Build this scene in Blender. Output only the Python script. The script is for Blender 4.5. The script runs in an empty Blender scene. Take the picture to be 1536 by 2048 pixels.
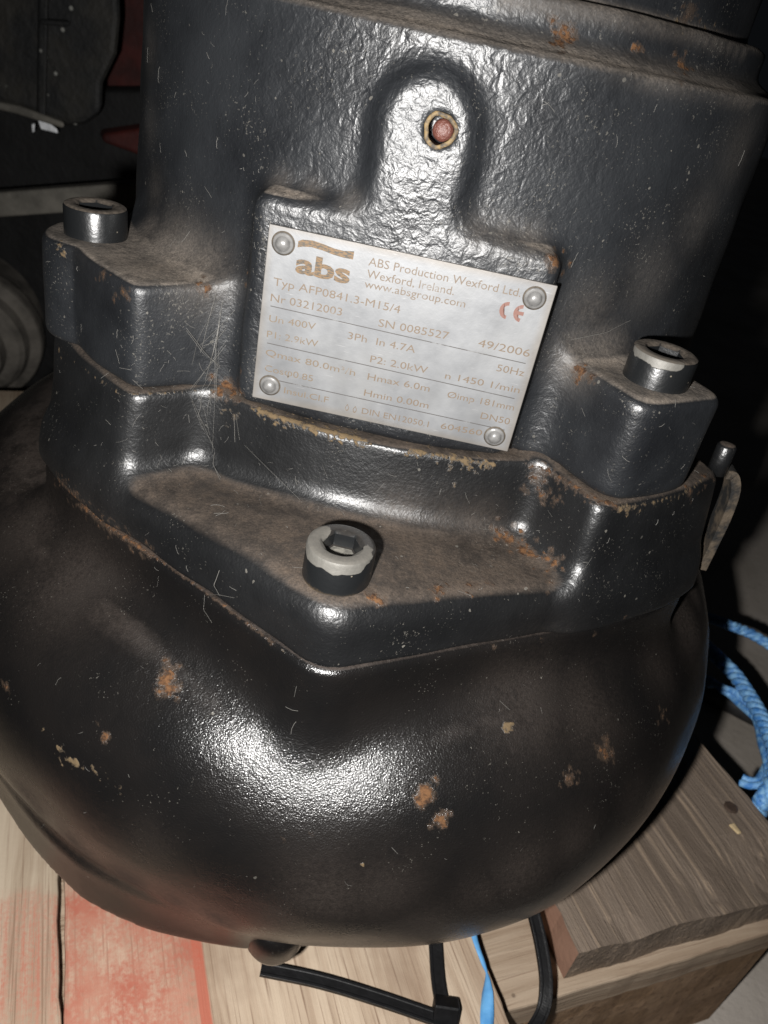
import bpy, math, random
import numpy as np
import openvdb
from mathutils import Matrix, Vector

random.seed(7); rng = np.random.default_rng(7)
MM = 0.001
SC = bpy.context.scene
COL = SC.collection

# ------------------------------------------------------------------ camera, world, flash, exposure
FPX = 1560.0                                   # focal length in pixels of the 1536 x 2048 photograph
PITCH, ROLL = math.radians(32.23), math.radians(12.29)
CAM = np.array([6.37, -274.8, 65.84])          # mm; origin = pump axis at the height of the nameplate's centre
_f = np.array([0, math.cos(PITCH), -math.sin(PITCH)])
_u0 = np.array([0, math.sin(PITCH), math.cos(PITCH)])
_r0 = np.array([1.0, 0, 0])
_r = _r0*math.cos(ROLL) + _u0*math.sin(ROLL)
_u = -_r0*math.sin(ROLL) + _u0*math.cos(ROLL)

cd = bpy.data.cameras.new('camera'); cam = bpy.data.objects.new('camera', cd); COL.objects.link(cam)
cd.sensor_fit = 'VERTICAL'; cd.sensor_height = 36.0; cd.lens = FPX/2048*36.0
cd.clip_start = 0.005; cd.clip_end = 50
M = Matrix.Identity(4)
for i in range(3):
    M[i][0] = _r[i]; M[i][1] = _u[i]; M[i][2] = -_f[i]; M[i][3] = CAM[i]*MM
cam.matrix_world = M
cd.dof.use_dof = True; cd.dof.focus_distance = 0.185; cd.dof.aperture_fstop = 30
SC.camera = cam

w = bpy.data.worlds.new('World'); SC.world = w; w.use_nodes = True
bg = w.node_tree.nodes['Background']; bg.inputs[0].default_value = (0.75, 0.85, 1.0, 1); bg.inputs[1].default_value = 0.004

FLASH = CAM + _r*(-20) + _u*(-12) + _f*2       # the phone's flash, beside the lens
ld = bpy.data.lights.new('camera_flash', 'SPOT'); ld.energy = 6.4; ld.shadow_soft_size = 0.0032
ld.spot_size = math.radians(110); ld.spot_blend = 0.6
ld.color = (1.0, 0.98, 0.955)
lo = bpy.data.objects.new('camera_flash', ld); COL.objects.link(lo)
M2 = M.copy()
for i in range(3): M2[i][3] = FLASH[i]*MM
lo.matrix_world = M2

SC.view_settings.view_transform = 'Standard'; SC.view_settings.look = 'None'
SC.view_settings.exposure = 0; SC.view_settings.gamma = 1
try: SC.cycles.max_bounces = 6
except Exception: pass

# ------------------------------------------------------------------ pixel <-> space (mm)
def ray(x, y):
    x = np.asarray(x, float); y = np.asarray(y, float)
    d = _f*FPX + _r*(x-768)[..., None] - _u*(y-1024)[..., None]
    return d/np.linalg.norm(d, axis=-1, keepdims=True)
def on_z(x, y, z):
    d = ray(x, y); return CAM + d*(z-CAM[2])/d[2]
def on_y(x, y, Y):
    d = ray(x, y); return CAM + d*(Y-CAM[1])/d[1]

# ------------------------------------------------------------------ node helpers
class NT:
    def __init__(s, name):
        s.m = bpy.data.materials.new(name); s.m.use_nodes = True
        s.t = s.m.node_tree; s.p = s.t.nodes['Principled BSDF']
        s.tc = s.t.nodes.new('ShaderNodeTexCoord')
    def n(s, typ, **kw):
        x = s.t.nodes.new(typ)
        for k, v in kw.items(): setattr(x, k, v)
        return x
    def put(s, sock, v):
        if isinstance(v, bpy.types.NodeSocket): s.t.links.new(v, sock)
        elif isinstance(v, tuple) and len(v) == 3 and sock.type == 'RGBA': sock.default_value = (*v, 1)
        else: sock.default_value = v
    def coord(s, scale=(1, 1, 1), loc=(0, 0, 0), rot=(0, 0, 0), out='Object'):
        m = s.n('ShaderNodeMapping'); s.t.links.new(s.tc.outputs[out], m.inputs[0])
        m.inputs['Location'].default_value = loc; m.inputs['Scale'].default_value = scale; m.inputs['Rotation'].default_value = rot
        return m.outputs[0]
    def noise(s, scale, detail=4, rough=0.55, vec=None, dist=0.0, col=False):
        x = s.n('ShaderNodeTexNoise'); s.t.links.new(vec if vec is not None else s.tc.outputs['Object'], x.inputs['Vector'])
        x.inputs['Scale'].default_value = scale; x.inputs['Detail'].default_value = detail
        x.inputs['Roughness'].default_value = rough; x.inputs['Distortion'].default_value = dist
        return x.outputs['Color' if col else 'Fac']
    def voro(s, scale, vec=None, feature='F1', rnd=1.0):
        x = s.n('ShaderNodeTexVoronoi', feature=feature); s.t.links.new(vec if vec is not None else s.tc.outputs['Object'], x.inputs['Vector'])
        x.inputs['Scale'].default_value = scale; x.inputs['Randomness'].default_value = rnd
        return x
    def ma(s, op, a, b=0.0, c=0.0, clamp=False):
        x = s.n('ShaderNodeMath', operation=op, use_clamp=clamp)
        s.put(x.inputs[0], a); s.put(x.inputs[1], b); s.put(x.inputs[2], c); return x.outputs[0]
    def mr(s, v, a, b, c=0.0, d=1.0, smooth=True):
        x = s.n('ShaderNodeMapRange'); x.interpolation_type = 'SMOOTHSTEP' if smooth else 'LINEAR'; x.clamp = True
        s.put(x.inputs[0], v); s.put(x.inputs[1], a); s.put(x.inputs[2], b); s.put(x.inputs[3], c); s.put(x.inputs[4], d)
        return x.outputs[0]
    def mix(s, f, a, b):
        x = s.n('ShaderNodeMix', data_type='RGBA'); s.put(x.inputs[0], f); s.put(x.inputs[6], a); s.put(x.inputs[7], b); return x.outputs[2]
    def attr(s, name):
        x = s.n('ShaderNodeAttribute', attribute_name=name); return x.outputs['Fac']
    def bump(s, h, strength, dist, prev=None):
        x = s.n('ShaderNodeBump'); x.inputs['Strength'].default_value = strength; x.inputs['Distance'].default_value = dist
        s.put(x.inputs['Height'], h)
        if prev is not None: s.t.links.new(prev, x.inputs['Normal'])
        return x.outputs[0]
    def fin(s, color, rough, metal=0.0, normal=None, spec=0.5, coat=None):
        s.put(s.p.inputs['Base Color'], color); s.put(s.p.inputs['Roughness'], rough); s.put(s.p.inputs['Metallic'], metal)
        s.put(s.p.inputs['Specular IOR Level'], spec)
        if coat is not None: s.put(s.p.inputs['Coat Weight'], coat[0]); s.put(s.p.inputs['Coat Roughness'], coat[1])
        if normal is not None: s.t.links.new(normal, s.p.inputs['Normal'])
        return s.m
    def up(s):
        g = s.n('ShaderNodeNewGeometry'); x = s.n('ShaderNodeSeparateXYZ'); s.t.links.new(g.outputs['Normal'], x.inputs[0]); return x.outputs[2]
    def xyz(s, vec=None):
        x = s.n('ShaderNodeSeparateXYZ'); s.t.links.new(vec if vec is not None else s.tc.outputs['Object'], x.inputs[0]); return x.outputs

def paint(name, base, rough, peel, peel_str, fine, fine_str, dustcol, dust_lo, dust_amt, film, specks=0.5, filmcol=None, peel_x=False, grit=0.0):
    k = NT(name)
    n1 = k.noise(peel, 2.5, 0.5, dist=0.6); n2 = k.noise(fine, 2, 0.6); n3 = k.noise(45, 5, 0.6); n4 = k.noise(14, 3, 0.5); n5 = k.noise(900, 2, 0.6)
    up = k.up()
    dust = k.ma('MULTIPLY', k.mr(up, dust_lo, 0.96), k.mr(k.ma('ADD', n3, k.ma('MULTIPLY', n5, 0.5)), 0.45, 0.95, 0.45, 1.0), clamp=True)
    clump = k.mr(k.ma('ADD', k.ma('MULTIPLY', k.noise(75, 5, 0.7), 0.75), k.ma('MULTIPLY', k.noise(380, 3, 0.7), 0.35)), 0.40, 0.68, 0.38, 1.0)
    dust = k.ma('MULTIPLY', k.ma('MULTIPLY', dust, clump), dust_amt)
    dust = k.ma('MAXIMUM', dust, k.ma('MULTIPLY', k.attr('dust'), k.mr(k.ma('ADD', n3, k.ma('MULTIPLY', n5, 0.6)), 0.5, 1.0, 0.35, 1.0)))
    keep = k.mr(dust, 0.1, 0.7, 1.0, 0.12, False)
    if peel_x: keep1 = k.ma('MULTIPLY', keep, k.mr(k.ma('ADD', k.ma('ABSOLUTE', k.xyz()[0]), k.ma('MULTIPLY', n4, 0.02)), 0.03, 0.075, 1.0, 0.30))
    else: keep1 = keep
    nb = k.bump(k.ma('MULTIPLY', n1, keep1), peel_str, 0.0011); nb = k.bump(k.ma('MULTIPLY', n2, keep), fine_str, 0.0004, nb)
    filmf = k.ma('MULTIPLY', k.mr(k.ma('ADD', n3, k.ma('MULTIPLY', n4, 0.6)), 0.55, 1.0), film)
    grain = k.mr(n5, 0.35, 0.75, 0.55, 1.25)
    dc = k.mix(k.mr(k.ma('ADD', k.noise(2300, 3, 0.7), k.ma('MULTIPLY', k.ma('SUBTRACT', n3, 0.5), 0.7)), 0.36, 0.66), tuple(c*1.15 for c in dustcol), tuple(c*0.62 for c in dustcol))
    c = k.mix(filmf, base, filmcol or tuple(x*0.4 for x in dustcol))
    c = k.mix(dust, c, dc)
    # pale flecks of dirt and paint splatter
    wv = k.n('ShaderNodeVectorMath', operation='MULTIPLY_ADD'); k.t.links.new(k.noise(420, 2, 0.6, col=True), wv.inputs[0]); wv.inputs[1].default_value = (0.0016,)*3; k.t.links.new(k.tc.outputs['Object'], wv.inputs[2])
    v = k.voro(430, wv.outputs[0]); rnd = k.n('ShaderNodeSeparateColor'); k.t.links.new(v.outputs['Color'], rnd.inputs[0])
    rad = k.ma('MULTIPLY', k.ma('POWER', rnd.outputs[1], 3.0), 0.20)
    sp = k.ma('MULTIPLY', k.ma('LESS_THAN', v.outputs['Distance'], rad), k.mr(rnd.outputs[0], 1-0.22*specks, 1-0.20*specks))
    n6 = k.noise(1500, 2, 0.7); n7 = k.noise(60, 4, 0.7)
    sp2 = k.ma('MULTIPLY', k.mr(k.ma('ADD', n6, k.ma('MULTIPLY', n7, 0.35)), 0.885-0.02*specks-grit, 0.93-0.02*specks-grit), 0.6)
    spk = k.ma('MULTIPLY', k.ma('MAXIMUM', sp, sp2), k.mr(n7, 0.3, 0.7, 0.25, 0.9))
    c = k.mix(spk, c, (0.115, 0.108, 0.094))
    # rust: spots placed on the casting, edges broken up by noise
    rn = k.noise(520, 5, 0.72); rr = k.attr('rust')
    rf = k.mr(k.ma('ADD', rr, k.ma('MULTIPLY', k.ma('SUBTRACT', rn, 0.5), 1.9)), 0.42, 0.74)
    rf = k.ma('MULTIPLY', rf, k.mr(rr, 0.03, 0.16))
    rc = k.mix(k.mr(k.ma('ADD', k.noise(900, 4, 0.7), k.ma('MULTIPLY', rr, 0.25)), 0.48, 0.80), (0.020, 0.011, 0.007), (0.095, 0.047, 0.021))
    of = k.mr(k.ma('ADD', k.attr('ochre'), k.ma('MULTIPLY', k.ma('SUBTRACT', rn, 0.5), 1.2)), 0.42, 0.70)
    of = k.ma('MULTIPLY', of, k.mr(k.attr('ochre'), 0.03, 0.16))
    c = k.mix(of, c, k.mix(k.noise(300, 3), (0.05, 0.036, 0.022), (0.13, 0.092, 0.050)))
    halo = k.ma('MULTIPLY', k.mr(k.ma('ADD', rr, k.ma('MULTIPLY', k.ma('SUBTRACT', k.noise(1300, 3, 0.7), 0.5), 1.0)), 0.16, 0.5), k.mr(rr, 0.03, 0.12))
    c = k.mix(k.ma('MULTIPLY', halo, 0.65), c, (0.040, 0.028, 0.020))
    c = k.mix(k.ma('MULTIPLY', rf, 0.92), c, rc)
    dirt = k.ma('MAXIMUM', k.ma('MAXIMUM', rf, of), dust)
    r_ = k.mr(k.ma('ADD', dirt, k.ma('MULTIPLY', filmf, 0.3)), 0.0, 0.75, rough, 0.85, False)
    nb = k.bump(k.ma('MAXIMUM', rf, of), 0.5, 0.0003, nb)
    sl = k.mr(dirt, 0.1, 0.8, 0.5, 0.12, False)
    return k.fin(c, r_, 0.0, nb, sl)

MAT = {}
BROWN = (0.084, 0.064, 0.049)
MAT['motor_paint'] = paint('black_motor_paint', (0.0062, 0.0068, 0.0080), 0.37, 400, 0.38, 1700, 0.26, (0.19, 0.16, 0.132), 0.80, 0.95, 0.42, 1.2, filmcol=(0.021, 0.023, 0.0255), peel_x=True, grit=0.028)
MAT['seal_paint'] = paint('black_seal_housing_paint', (0.0046, 0.0048, 0.0052), 0.36, 260, 0.16, 1300, 0.30, BROWN, 0.72, 0.85, 0.24, 1.0, filmcol=(0.018, 0.0187, 0.0195), grit=0.012)
MAT['volute_paint'] = paint('black_volute_paint', (0.0042, 0.0041, 0.0042), 0.205, 300, 0.10, 2400, 0.36, (0.050, 0.038, 0.031), 0.78, 0.6, 0.12, 0.4)

def simple(name, color, rough, metal=0.0, nscale=0, var=0.3, bscale=0, bstr=0.3, bdist=0.0005, spec=0.5):
    k = NT(name); c = color; nb = None
    if nscale:
        c = k.mix(k.mr(k.noise(nscale, 4, 0.6), 0.3, 0.7), tuple(x*(1-var) for x in color), tuple(min(1, x*(1+var)) for x in color))
    if bscale: nb = k.bump(k.noise(bscale, 3, 0.6), bstr, bdist)
    return k.fin(c, rough, metal, nb, spec)

# ------------------------------------------------------------------ object helpers
def link(o, parent=None, label=None, cat=None, group=None, kind=None):
    COL.objects.link(o)
    if parent is not None: o.parent = parent
    if label: o['label'] = label
    if cat: o['category'] = cat
    if group: o['group'] = group
    if kind: o['kind'] = kind
    return o
def empty(name, loc=(0, 0, 0), **kw):
    o = bpy.data.objects.new(name, None); o.empty_display_size = 0.02
    o.location = [c*MM for c in loc]; return link(o, **kw)
def mesh_np(name, pts, faces, mat, smooth=True):
    """pts in mm (N,3); faces = list of int arrays (k,n)"""
    me = bpy.data.meshes.new(name)
    pts = np.asarray(pts, np.float32)*MM
    me.vertices.add(len(pts)); me.vertices.foreach_set('co', pts.ravel())
    nl = sum(f.size for f in faces); npoly = sum(len(f) for f in faces)
    me.loops.add(nl); me.polygons.add(npoly)
    me.loops.foreach_set('vertex_index', np.concatenate([f.ravel() for f in faces]).astype(np.int32))
    starts = []; o = 0
    for f in faces:
        starts.append(o + np.arange(len(f))*f.shape[1]); o += f.size
    me.polygons.foreach_set('loop_start', np.concatenate(starts).astype(np.int32))
    me.update(calc_edges=True); me.validate()
    me.polygons.foreach_set('use_smooth', np.full(len(me.polygons), smooth))
    if mat is not None: me.materials.append(mat)
    return me
def mesh_py(name, verts, faces, mat, smooth=False):
    me = bpy.data.meshes.new(name); me.from_pydata([tuple(float(c)*MM for c in v) for v in verts], [], faces); me.update()
    if smooth: me.polygons.foreach_set('use_smooth', np.full(len(me.polygons), True))
    if mat is not None: me.materials.append(mat)
    return me
def add_bevel(o, wdt, seg=2):
    b = o.modifiers.new('bevel', 'BEVEL'); b.width = wdt*MM; b.segments = seg; b.limit_method = 'ANGLE'; b.angle_limit = math.radians(40); return o
def lathe_rings(rings, seg=48):
    """rings: list of (r, z) or (array of r, z); returns verts, faces closed at both ends"""
    V = []; Fc = []
    a = np.arange(seg)*2*math.pi/seg
    for r, z in rings:
        rr = np.broadcast_to(r, (seg,))
        for i in range(seg): V.append((rr[i]*math.cos(a[i]), rr[i]*math.sin(a[i]), z))
    for k in range(len(rings)-1):
        for i in range(seg):
            j = (i+1) % seg; Fc.append((k*seg+i, k*seg+j, (k+1)*seg+j, (k+1)*seg+i))
    Fc.append(tuple(range(seg))[::-1]); b = (len(rings)-1)*seg; Fc.append(tuple(b+i for i in range(seg)))
    return V, Fc
def smooth_path(P, n=12, closed=False):
    P = np.asarray(P, float); out = []
    Q = np.vstack([2*P[0]-P[1], P, 2*P[-1]-P[-2]])
    for i in range(1, len(Q)-2):
        for t in np.linspace(0, 1, n, endpoint=False):
            out.append(0.5*((2*Q[i]) + (-Q[i-1]+Q[i+1])*t + (2*Q[i-1]-5*Q[i]+4*Q[i+1]-Q[i+2])*t*t + (-Q[i-1]+3*Q[i]-3*Q[i+1]+Q[i+2])*t**3))
    out.append(P[-1]); return np.array(out)
def sweep(path, profile, up=None, scale=None, twist=0.0):
    """profile: (k,2) points; returns verts, faces. up: reference normal (3,) or (n,3)"""
    path = np.asarray(path, float); n = len(path); k = len(profile)
    T = np.gradient(path, axis=0); T /= np.linalg.norm(T, axis=1, keepdims=True)
    if up is None: up = np.array([0.13, 0.2, 0.97])
    U = np.broadcast_to(up, (n, 3))
    S = np.cross(T, U); S /= np.linalg.norm(S, axis=1, keepdims=True); N = np.cross(S, T)
    V = []; Fc = []
    for i in range(n):
        s = 1.0 if scale is None else scale[i]; tw = twist*i
        for a, b in profile:
            a2 = a*math.cos(tw)-b*math.sin(tw); b2 = a*math.sin(tw)+b*math.cos(tw)
            V.append(path[i] + s*(a2*S[i] + b2*N[i]))
    for i in range(n-1):
        for j in range(k):
            q = (j+1) % k; Fc.append((i*k+j, i*k+q, (i+1)*k+q, (i+1)*k+j))
    Fc.append(tuple(range(k))[::-1]); Fc.append(tuple((n-1)*k+j for j in range(k)))
    return V, Fc
def circ(r, k=10): return [(r*math.cos(2*math.pi*i/k), r*math.sin(2*math.pi*i/k)) for i in range(k)]

# ------------------------------------------------------------------ signed distance shapes (mm)
def smin(a, b, k):
    h = np.maximum(k-np.abs(a-b), 0)/k; return np.minimum(a, b) - h*h*k*0.25
def smax(a, b, k): return -smin(-a, -b, k)
def cyl(x, y, z, R, z0, z1, rd=1.5):
    a = np.hypot(x, y)-R+rd; b = np.maximum(z-z1, z0-z)+rd
    return np.minimum(np.maximum(a, b), 0) + np.hypot(np.maximum(a, 0), np.maximum(b, 0)) - rd
def slab(v, lo_, hi_): return np.maximum(v-hi_, lo_-v)
def rot(x, y, th):      # radial / tangential coordinates of a lug at angle th (0 = towards -y)
    s, c = math.sin(th), math.cos(th); return x*s - y*c, x*c + y*s
def uneven(x, y, r1, r2, h):   # convex hull of circle r1 at 0 and circle r2 at distance h along -y
    px = np.abs(x); py = -y; b = (r1-r2)/h; a = math.sqrt(1-b*b)
    k = -b*px + a*py
    return np.where(k < 0, np.hypot(px, py)-r1, np.where(k > a*h, np.hypot(px, py-h)-r2, px*a + py*b - r1))
def wob(x, y, z, a=0.16, s=1.0):
    return a*(np.sin(x*0.21*s+1.3*np.sin(z*0.09*s))*np.sin(z*0.17*s+y*0.11*s+0.7) + 0.6*np.sin(y*0.33*s-x*0.13*s+z*0.29*s))
TL, TR, TM = math.radians(-50.6), math.radians(36.3), math.radians(-0.6)
SEAM, FL_TOP, FL_BOT, DECK = -25.0, -44.6, -62.0, -208.0

def sd_motor(x, y, z):
    r = np.hypot(x, y)
    d = cyl(x, y, z, 93.8-0.03*np.clip(z, -40, 70), -24.4, 64.4, 1.2)
    d = smin(d, smax(smax(((r-90.6)+(z-64.0)*1.9)*0.465, 63.2-z, 0.5), z-69, 1.0), 1.2)
    d = smin(d, cyl(x, y, z, 83.7, 40, 74.6, 1.6), 1.6)
    d = smin(d, cyl(x, y, z, 77.6, 40, 140, 2.0), 2.2)
    ra, ta = rot(x, y, TL)
    l = smax(smax(r-118.2, slab(ta, -12.5, 39.0), 3.6), 55-ra, 1)
    l = smin(l, np.hypot(ra-109, ta)-13.6, 0.7)
    l = smax(l, slab(z, SEAM+0.15, 2.3), 2.4)
    d = smin(d, l, 11)
    ra, ta = rot(x, y, TR)
    l = smax(smax(r-121.6, slab(ta, -15.6, 15.6), 7.0), 55-ra, 1)
    l = smax(l, slab(z, SEAM+0.15, 2.3), 3.0)
    d = smin(d, l, 9)
    # raised pad with a tongue above it
    px = np.abs(x+1.7)-35.5+4; pz = np.abs(z-1.6)-26.2+4
    p2 = np.minimum(np.maximum(px, pz), 0) + np.hypot(np.maximum(px, 0), np.maximum(pz, 0)) - 4
    tz = np.clip(z, 15, 46.6); t2 = np.hypot(x+2.0-0.02*(46-tz), z-tz) - 10.2
    p2 = smin(p2, t2, 6.0)
    pad = smax(smax(p2, -95.0-y, 3.6), y+60, 1)
    d = smin(d, pad, 5.0)
    hole = np.maximum(np.hypot(x-0.9, z-47.0)-3.0, y+88)
    d = smax(d, -np.where(y < -80, hole, 50.0), 1.0)
    return d + wob(x, y, z, 0.12)
def sd_seal(x, y, z):
    r = np.hypot(x, y)
    d = cyl(x, y, z, 99.0+0.12*np.clip(SEAM-z, 0, 20), -64, SEAM-0.4, 1.4)
    for th, lo_, hi_ in ((TL, -12.8, 39.4), (TR, -16.4, 36.0), (TL-math.pi/2, -17, 17), (TR+math.pi/2, -17, 17)):
        ra, ta = rot(x, y, th); dr = 0.17*np.clip(SEAM-z, 0, 40)
        l = smax(smax(r-(118.9 if th == TL else 121.0)-dr, slab(ta, lo_-dr*0.5 if th != TL else -11.0+1.75*dr, hi_+dr*0.5), 5.0), 50-ra, 1)
        d = smin(d, smax(l, slab(z, -64, SEAM-0.1), 2.6), 7)
    dm = np.hypot(x-(-1.4), y-(-130.0))
    top = FL_TOP - 0.075*np.maximum(dm-12, 0)
    fl = smax(uneven(x, y, 126.0, 11.8, 132.0), np.maximum(z-top, -70-z), 8.0)
    fl = smax(fl, cuts(x, y, z), 6.0)
    d = smin(d, fl, 7.0)
    d = smax(d, FL_BOT+0.5-z, 1.2)
    # spot face below the middle screw
    return d + wob(x, y, z, 0.14)
def cuts(x, y, z, g=0.0):      # the flange is cut back beyond the two lugs
    return np.maximum(-11.0+0.30*np.clip(SEAM-z, 0, 40)-g-rot(x, y, TL)[1], rot(x, y, TR)[1]-37.0-g)
_thk = np.radians([-181, -140, -110, -90, -60, -40, -20, 0, 25, 55, 75, 90, 120, 150, 181.])
_Rk = np.array([150, 158, 162, 162, 161, 161, 163.2, 165.3, 162.5, 148, 142.5, 142, 146, 150, 150.])
_tg = np.radians(np.arange(-181, 182)); _Rg = np.interp(_tg, _thk, _Rk); _Rg = np.convolve(np.pad(_Rg, 12, mode='edge'), np.hanning(25)/np.hanning(25).sum(), 'valid')
def sd_volute(x, y, z):
    r = np.hypot(x, y); th = np.arctan2(x, -y)
    Rm = np.interp(th, _tg, _Rg)
    q = r*(160/Rm)
    # bowl profile in (q, z): rounded shoulder, steep side, crease, short inward band
    zt, R1 = -74.5, 50.0
    top = zt; a = q-160.0; up_ = a + R1; dz = z-top+R1
    dome = np.where((up_ > 0) & (dz > 0), np.hypot(np.maximum(up_, 0), np.maximum(dz, 0))-R1, np.maximum(a, z-top))
    t = np.clip(-124.5-z, 0, 70); prof_ = 160.0-0.0090*t*t
    d = smax(np.where(z > -124.5, dome, (q-prof_)*0.8), -172-z, 6.0)
    rim = np.interp(np.degrees(th), [-75, -60, -34, -21, -12, -2, 8, 14], [140, 154, 157, 159.5, 158, 153.5, 146, 130])
    d = smin(d, smax(r-rim, slab(z, -169, -151.0), 2.0), 5.0)      # cast foot rim along the lower left of the bowl
    b = smax(uneven(x, y, 126.4, 12.3, 132.1), np.maximum(z-(FL_BOT-0.1), -120-z), 2.4)
    b = smax(b, cuts(x, y, z, 1.4), 6.0)
    d = smin(d, b, 8.0)
    return d + wob(x, y, z, 0.25, 0.55)
PUMP_SDF = (sd_motor, sd_seal, sd_volute)
def sd_all(P):
    return np.minimum.reduce([s(P[:, 0], P[:, 1], P[:, 2]) for s in PUMP_SDF])
def trace(px):
    px = np.atleast_2d(np.asarray(px, float)); d = ray(px[:, 0], px[:, 1]); t = np.full(len(px), 90.0)
    for _ in range(160):
        t += 0.75*np.clip(sd_all(CAM + d*t[:, None]), -5, 30)
    P = CAM + d*t[:, None]; ok = np.abs(sd_all(P)) < 0.5
    return P, ok
def grad(P, h=0.4):
    g = np.stack([sd_all(P+np.eye(3)[i]*h)-sd_all(P-np.eye(3)[i]*h) for i in range(3)], 1); return g/np.linalg.norm(g, axis=1, keepdims=True)

def sdf_mesh(name, sdf, lo_, hi_, vox, mat):
    ax = [np.arange(lo_[i], hi_[i]+vox, vox, dtype=np.float32) for i in range(3)]
    A = np.empty([len(a) for a in ax], np.float32)
    for k in range(0, len(ax[0]), 24):
        X, Y, Z = np.meshgrid(ax[0][k:k+24], ax[1], ax[2], indexing='ij')
        A[k:k+24] = np.clip(sdf(X, Y, Z), -3*vox, 3*vox)
    g = openvdb.FloatGrid(3*vox); g.copyFromArray(A)
    pts, tris, quads = g.convertToPolygons(0.0, 0.0)
    P = pts*vox + np.array(lo_, np.float32)
    q = quads[:2000]; nrm = np.cross(P[q[:, 1]]-P[q[:, 0]], P[q[:, 2]]-P[q[:, 0]]); c = P[q].mean(1).astype(float)
    h = 0.6; gr = np.stack([sdf(*(c+np.eye(3)[i]*h).T)-sdf(*(c-np.eye(3)[i]*h).T) for i in range(3)], 1)
    if (nrm*gr).sum(1).mean() < 0: quads = quads[:, ::-1]; tris = tris[:, ::-1]
    fs = [np.ascontiguousarray(quads)] + ([np.ascontiguousarray(tris)] if len(tris) else [])
    me = mesh_np(name, P, fs, mat)
    return me, P

# ------------------------------------------------------------------ dirt placed on the castings
def poly(pts, step=10):
    out = []
    for a, b in zip(pts[:-1], pts[1:]):
        n = max(1, int(math.hypot(b[0]-a[0], b[1]-a[1])/step))
        for i in range(n): out.append((a[0]+(b[0]-a[0])*i/n, a[1]+(b[1]-a[1])*i/n))
    return out + [pts[-1]]
rust_px = [(1130, 70, 3.2, .9), (1120, 85, 2.2, .9), (1275, 98, 1.3, .9), (1362, 130, 2.0, .9), (1372, 150, 1.6, .8), (1380, 25, 3.5, .55),
    (1112, 522, 2.6, .85), (1100, 512, 1.6, .8), (540, 775, 2.0, .7), (495, 545, 0.8, .8), (492, 570, 0.9, .9), (246, 582, 1.6, .8), (228, 600, 1.0, .8), (206, 548, 1.6, .7), (413, 576, 2.0, .8),
    (455, 770, 3.2, .8), (470, 785, 2.2, .8), (440, 780, 2.0, .7), (1155, 738, 2.2, .85), (1165, 745, 2.0, .8), (1180, 752, 2.0, .6),
    (1000, 1068, 2.6, .75), (1020, 1080, 2.8, .85), (1045, 1100, 2.8, .95), (1062, 1108, 2.4, .85), (1095, 1118, 2.2, .85), (1110, 1125, 2.0, .85), (1100, 1165, 1.8, .6),
    (748, 1195, 1.8, .9), (757, 1203, 1.6, .9), (740, 1180, 1.5, .5), (878, 1178, 2.2, .85), (940, 1170, 2.0, .7), (975, 1165, 1.8, .6), (1070, 955, 3, .6), (1085, 990, 2, .7), (1110, 1000, 2, .5), (990, 1295, 1.0, .9), (1085, 1280, 1.0, .9), (1190, 1268, 1.0, .9),
    (332, 1360, 3.2, .95), (340, 1375, 2.4, .8), (210, 1473, 1.5, .95), (196, 1448, 0.8, .7), (851, 1588, 2.9, 1.1), (846, 1600, 1.6, 1), (880, 1638, 2.2, .9), (1138, 1560, 2.2, .75), (1158, 1545, 1.2, .6), (1210, 1510, 2.8, .8), (1212, 1490, 2.0, .75),
    (1325, 1432, 1.5, .8), (13, 1375, 1.5, .8), (1258, 1572, 0.7, .9), (1380, 985, 2, .7), (1405, 950, 2.4, .7), (1250, 1235, .9, .6), (620, 1668, .9, .6), (570, 1680, .8, .6)]
rust_px += [(x, y, 1.5, .72) for x, y in poly([(118, 962), (150, 995), (200, 1040), (240, 1068), (300, 1108)], 9)]
rust_px += [(x, y, .9, .6) for x, y in poly([(300, 1108), (400, 1175), (480, 1235), (545, 1285)], 9)]
rust_px += [(x, y, 1.4, .62) for x, y in poly([(1065, 932), (1120, 955), (1180, 992), (1235, 1014)], 9)]
rust_px += [(880+random.uniform(-5, 40), 262+random.uniform(-30, 30), 1.3, .4) for _ in range(0)]
ochre_px = [(120, 492, 1.6, .8), (128, 505, 1.4, .8), (132, 530, 1.0, .7), (118, 700, 1.6, .7), (122, 715, 1.4, .6), (480, 900, 3, .3), (1240, 1018, 2.0, .8), (1255, 1022, 2.2, .7), (140, 765, 1.2, .5),
    (1013, 1452, 1.9, 1.0), (1014, 1456, 1.2, .9), (1352, 45, 3, .6), (1410, 62, 2.6, .7), (725, 1730, .9, .8), (456, 1640, 1.0, .8), (700, 1725, .6, .7), (850, 1872, 2.6, .5), (800, 1878, 3, .45), (890, 1862, 2.4, .5),
    (85, 1458, 1.2, .9), (90, 1470, 1.0, .8), (120, 1500, 1.6, .8), (140, 1520, 1.8, .85), (155, 1530, 1.4, .8), (190, 1545, 1.6, .7), (215, 1560, 1.4, .6), (235, 1582, 1.6, .6), (440, 820, 3, .5), (470, 830, 4, .55), (935, 930, 4.5, .5), (900, 935, 3, .45), (880, 905, 2.5, .5)]
ochre_px += [(x, y, 1.2, .55) for x, y in poly([(128, 705), (170, 740), (238, 787), (340, 786), (440, 778)], 8)]
ochre_px += [(x, y, 1.5, .85) for x, y in poly([(520, 822), (600, 845), (680, 868), (730, 880)], 7)]
ochre_px += [(x, y, 1.4, .75) for x, y in poly([(820, 898), (880, 912), (950, 925), (985, 930)], 7)]
ochre_px += [(x, y, 1.5, .6) for x, y in poly([(1240, 1016), (1300, 1008), (1375, 985), (1425, 935)], 8)]
ochre_px += [(x, y, .9, .5) for x, y in poly([(420, 1190), (520, 1265), (570, 1305), (640, 1332)], 8)]
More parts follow.
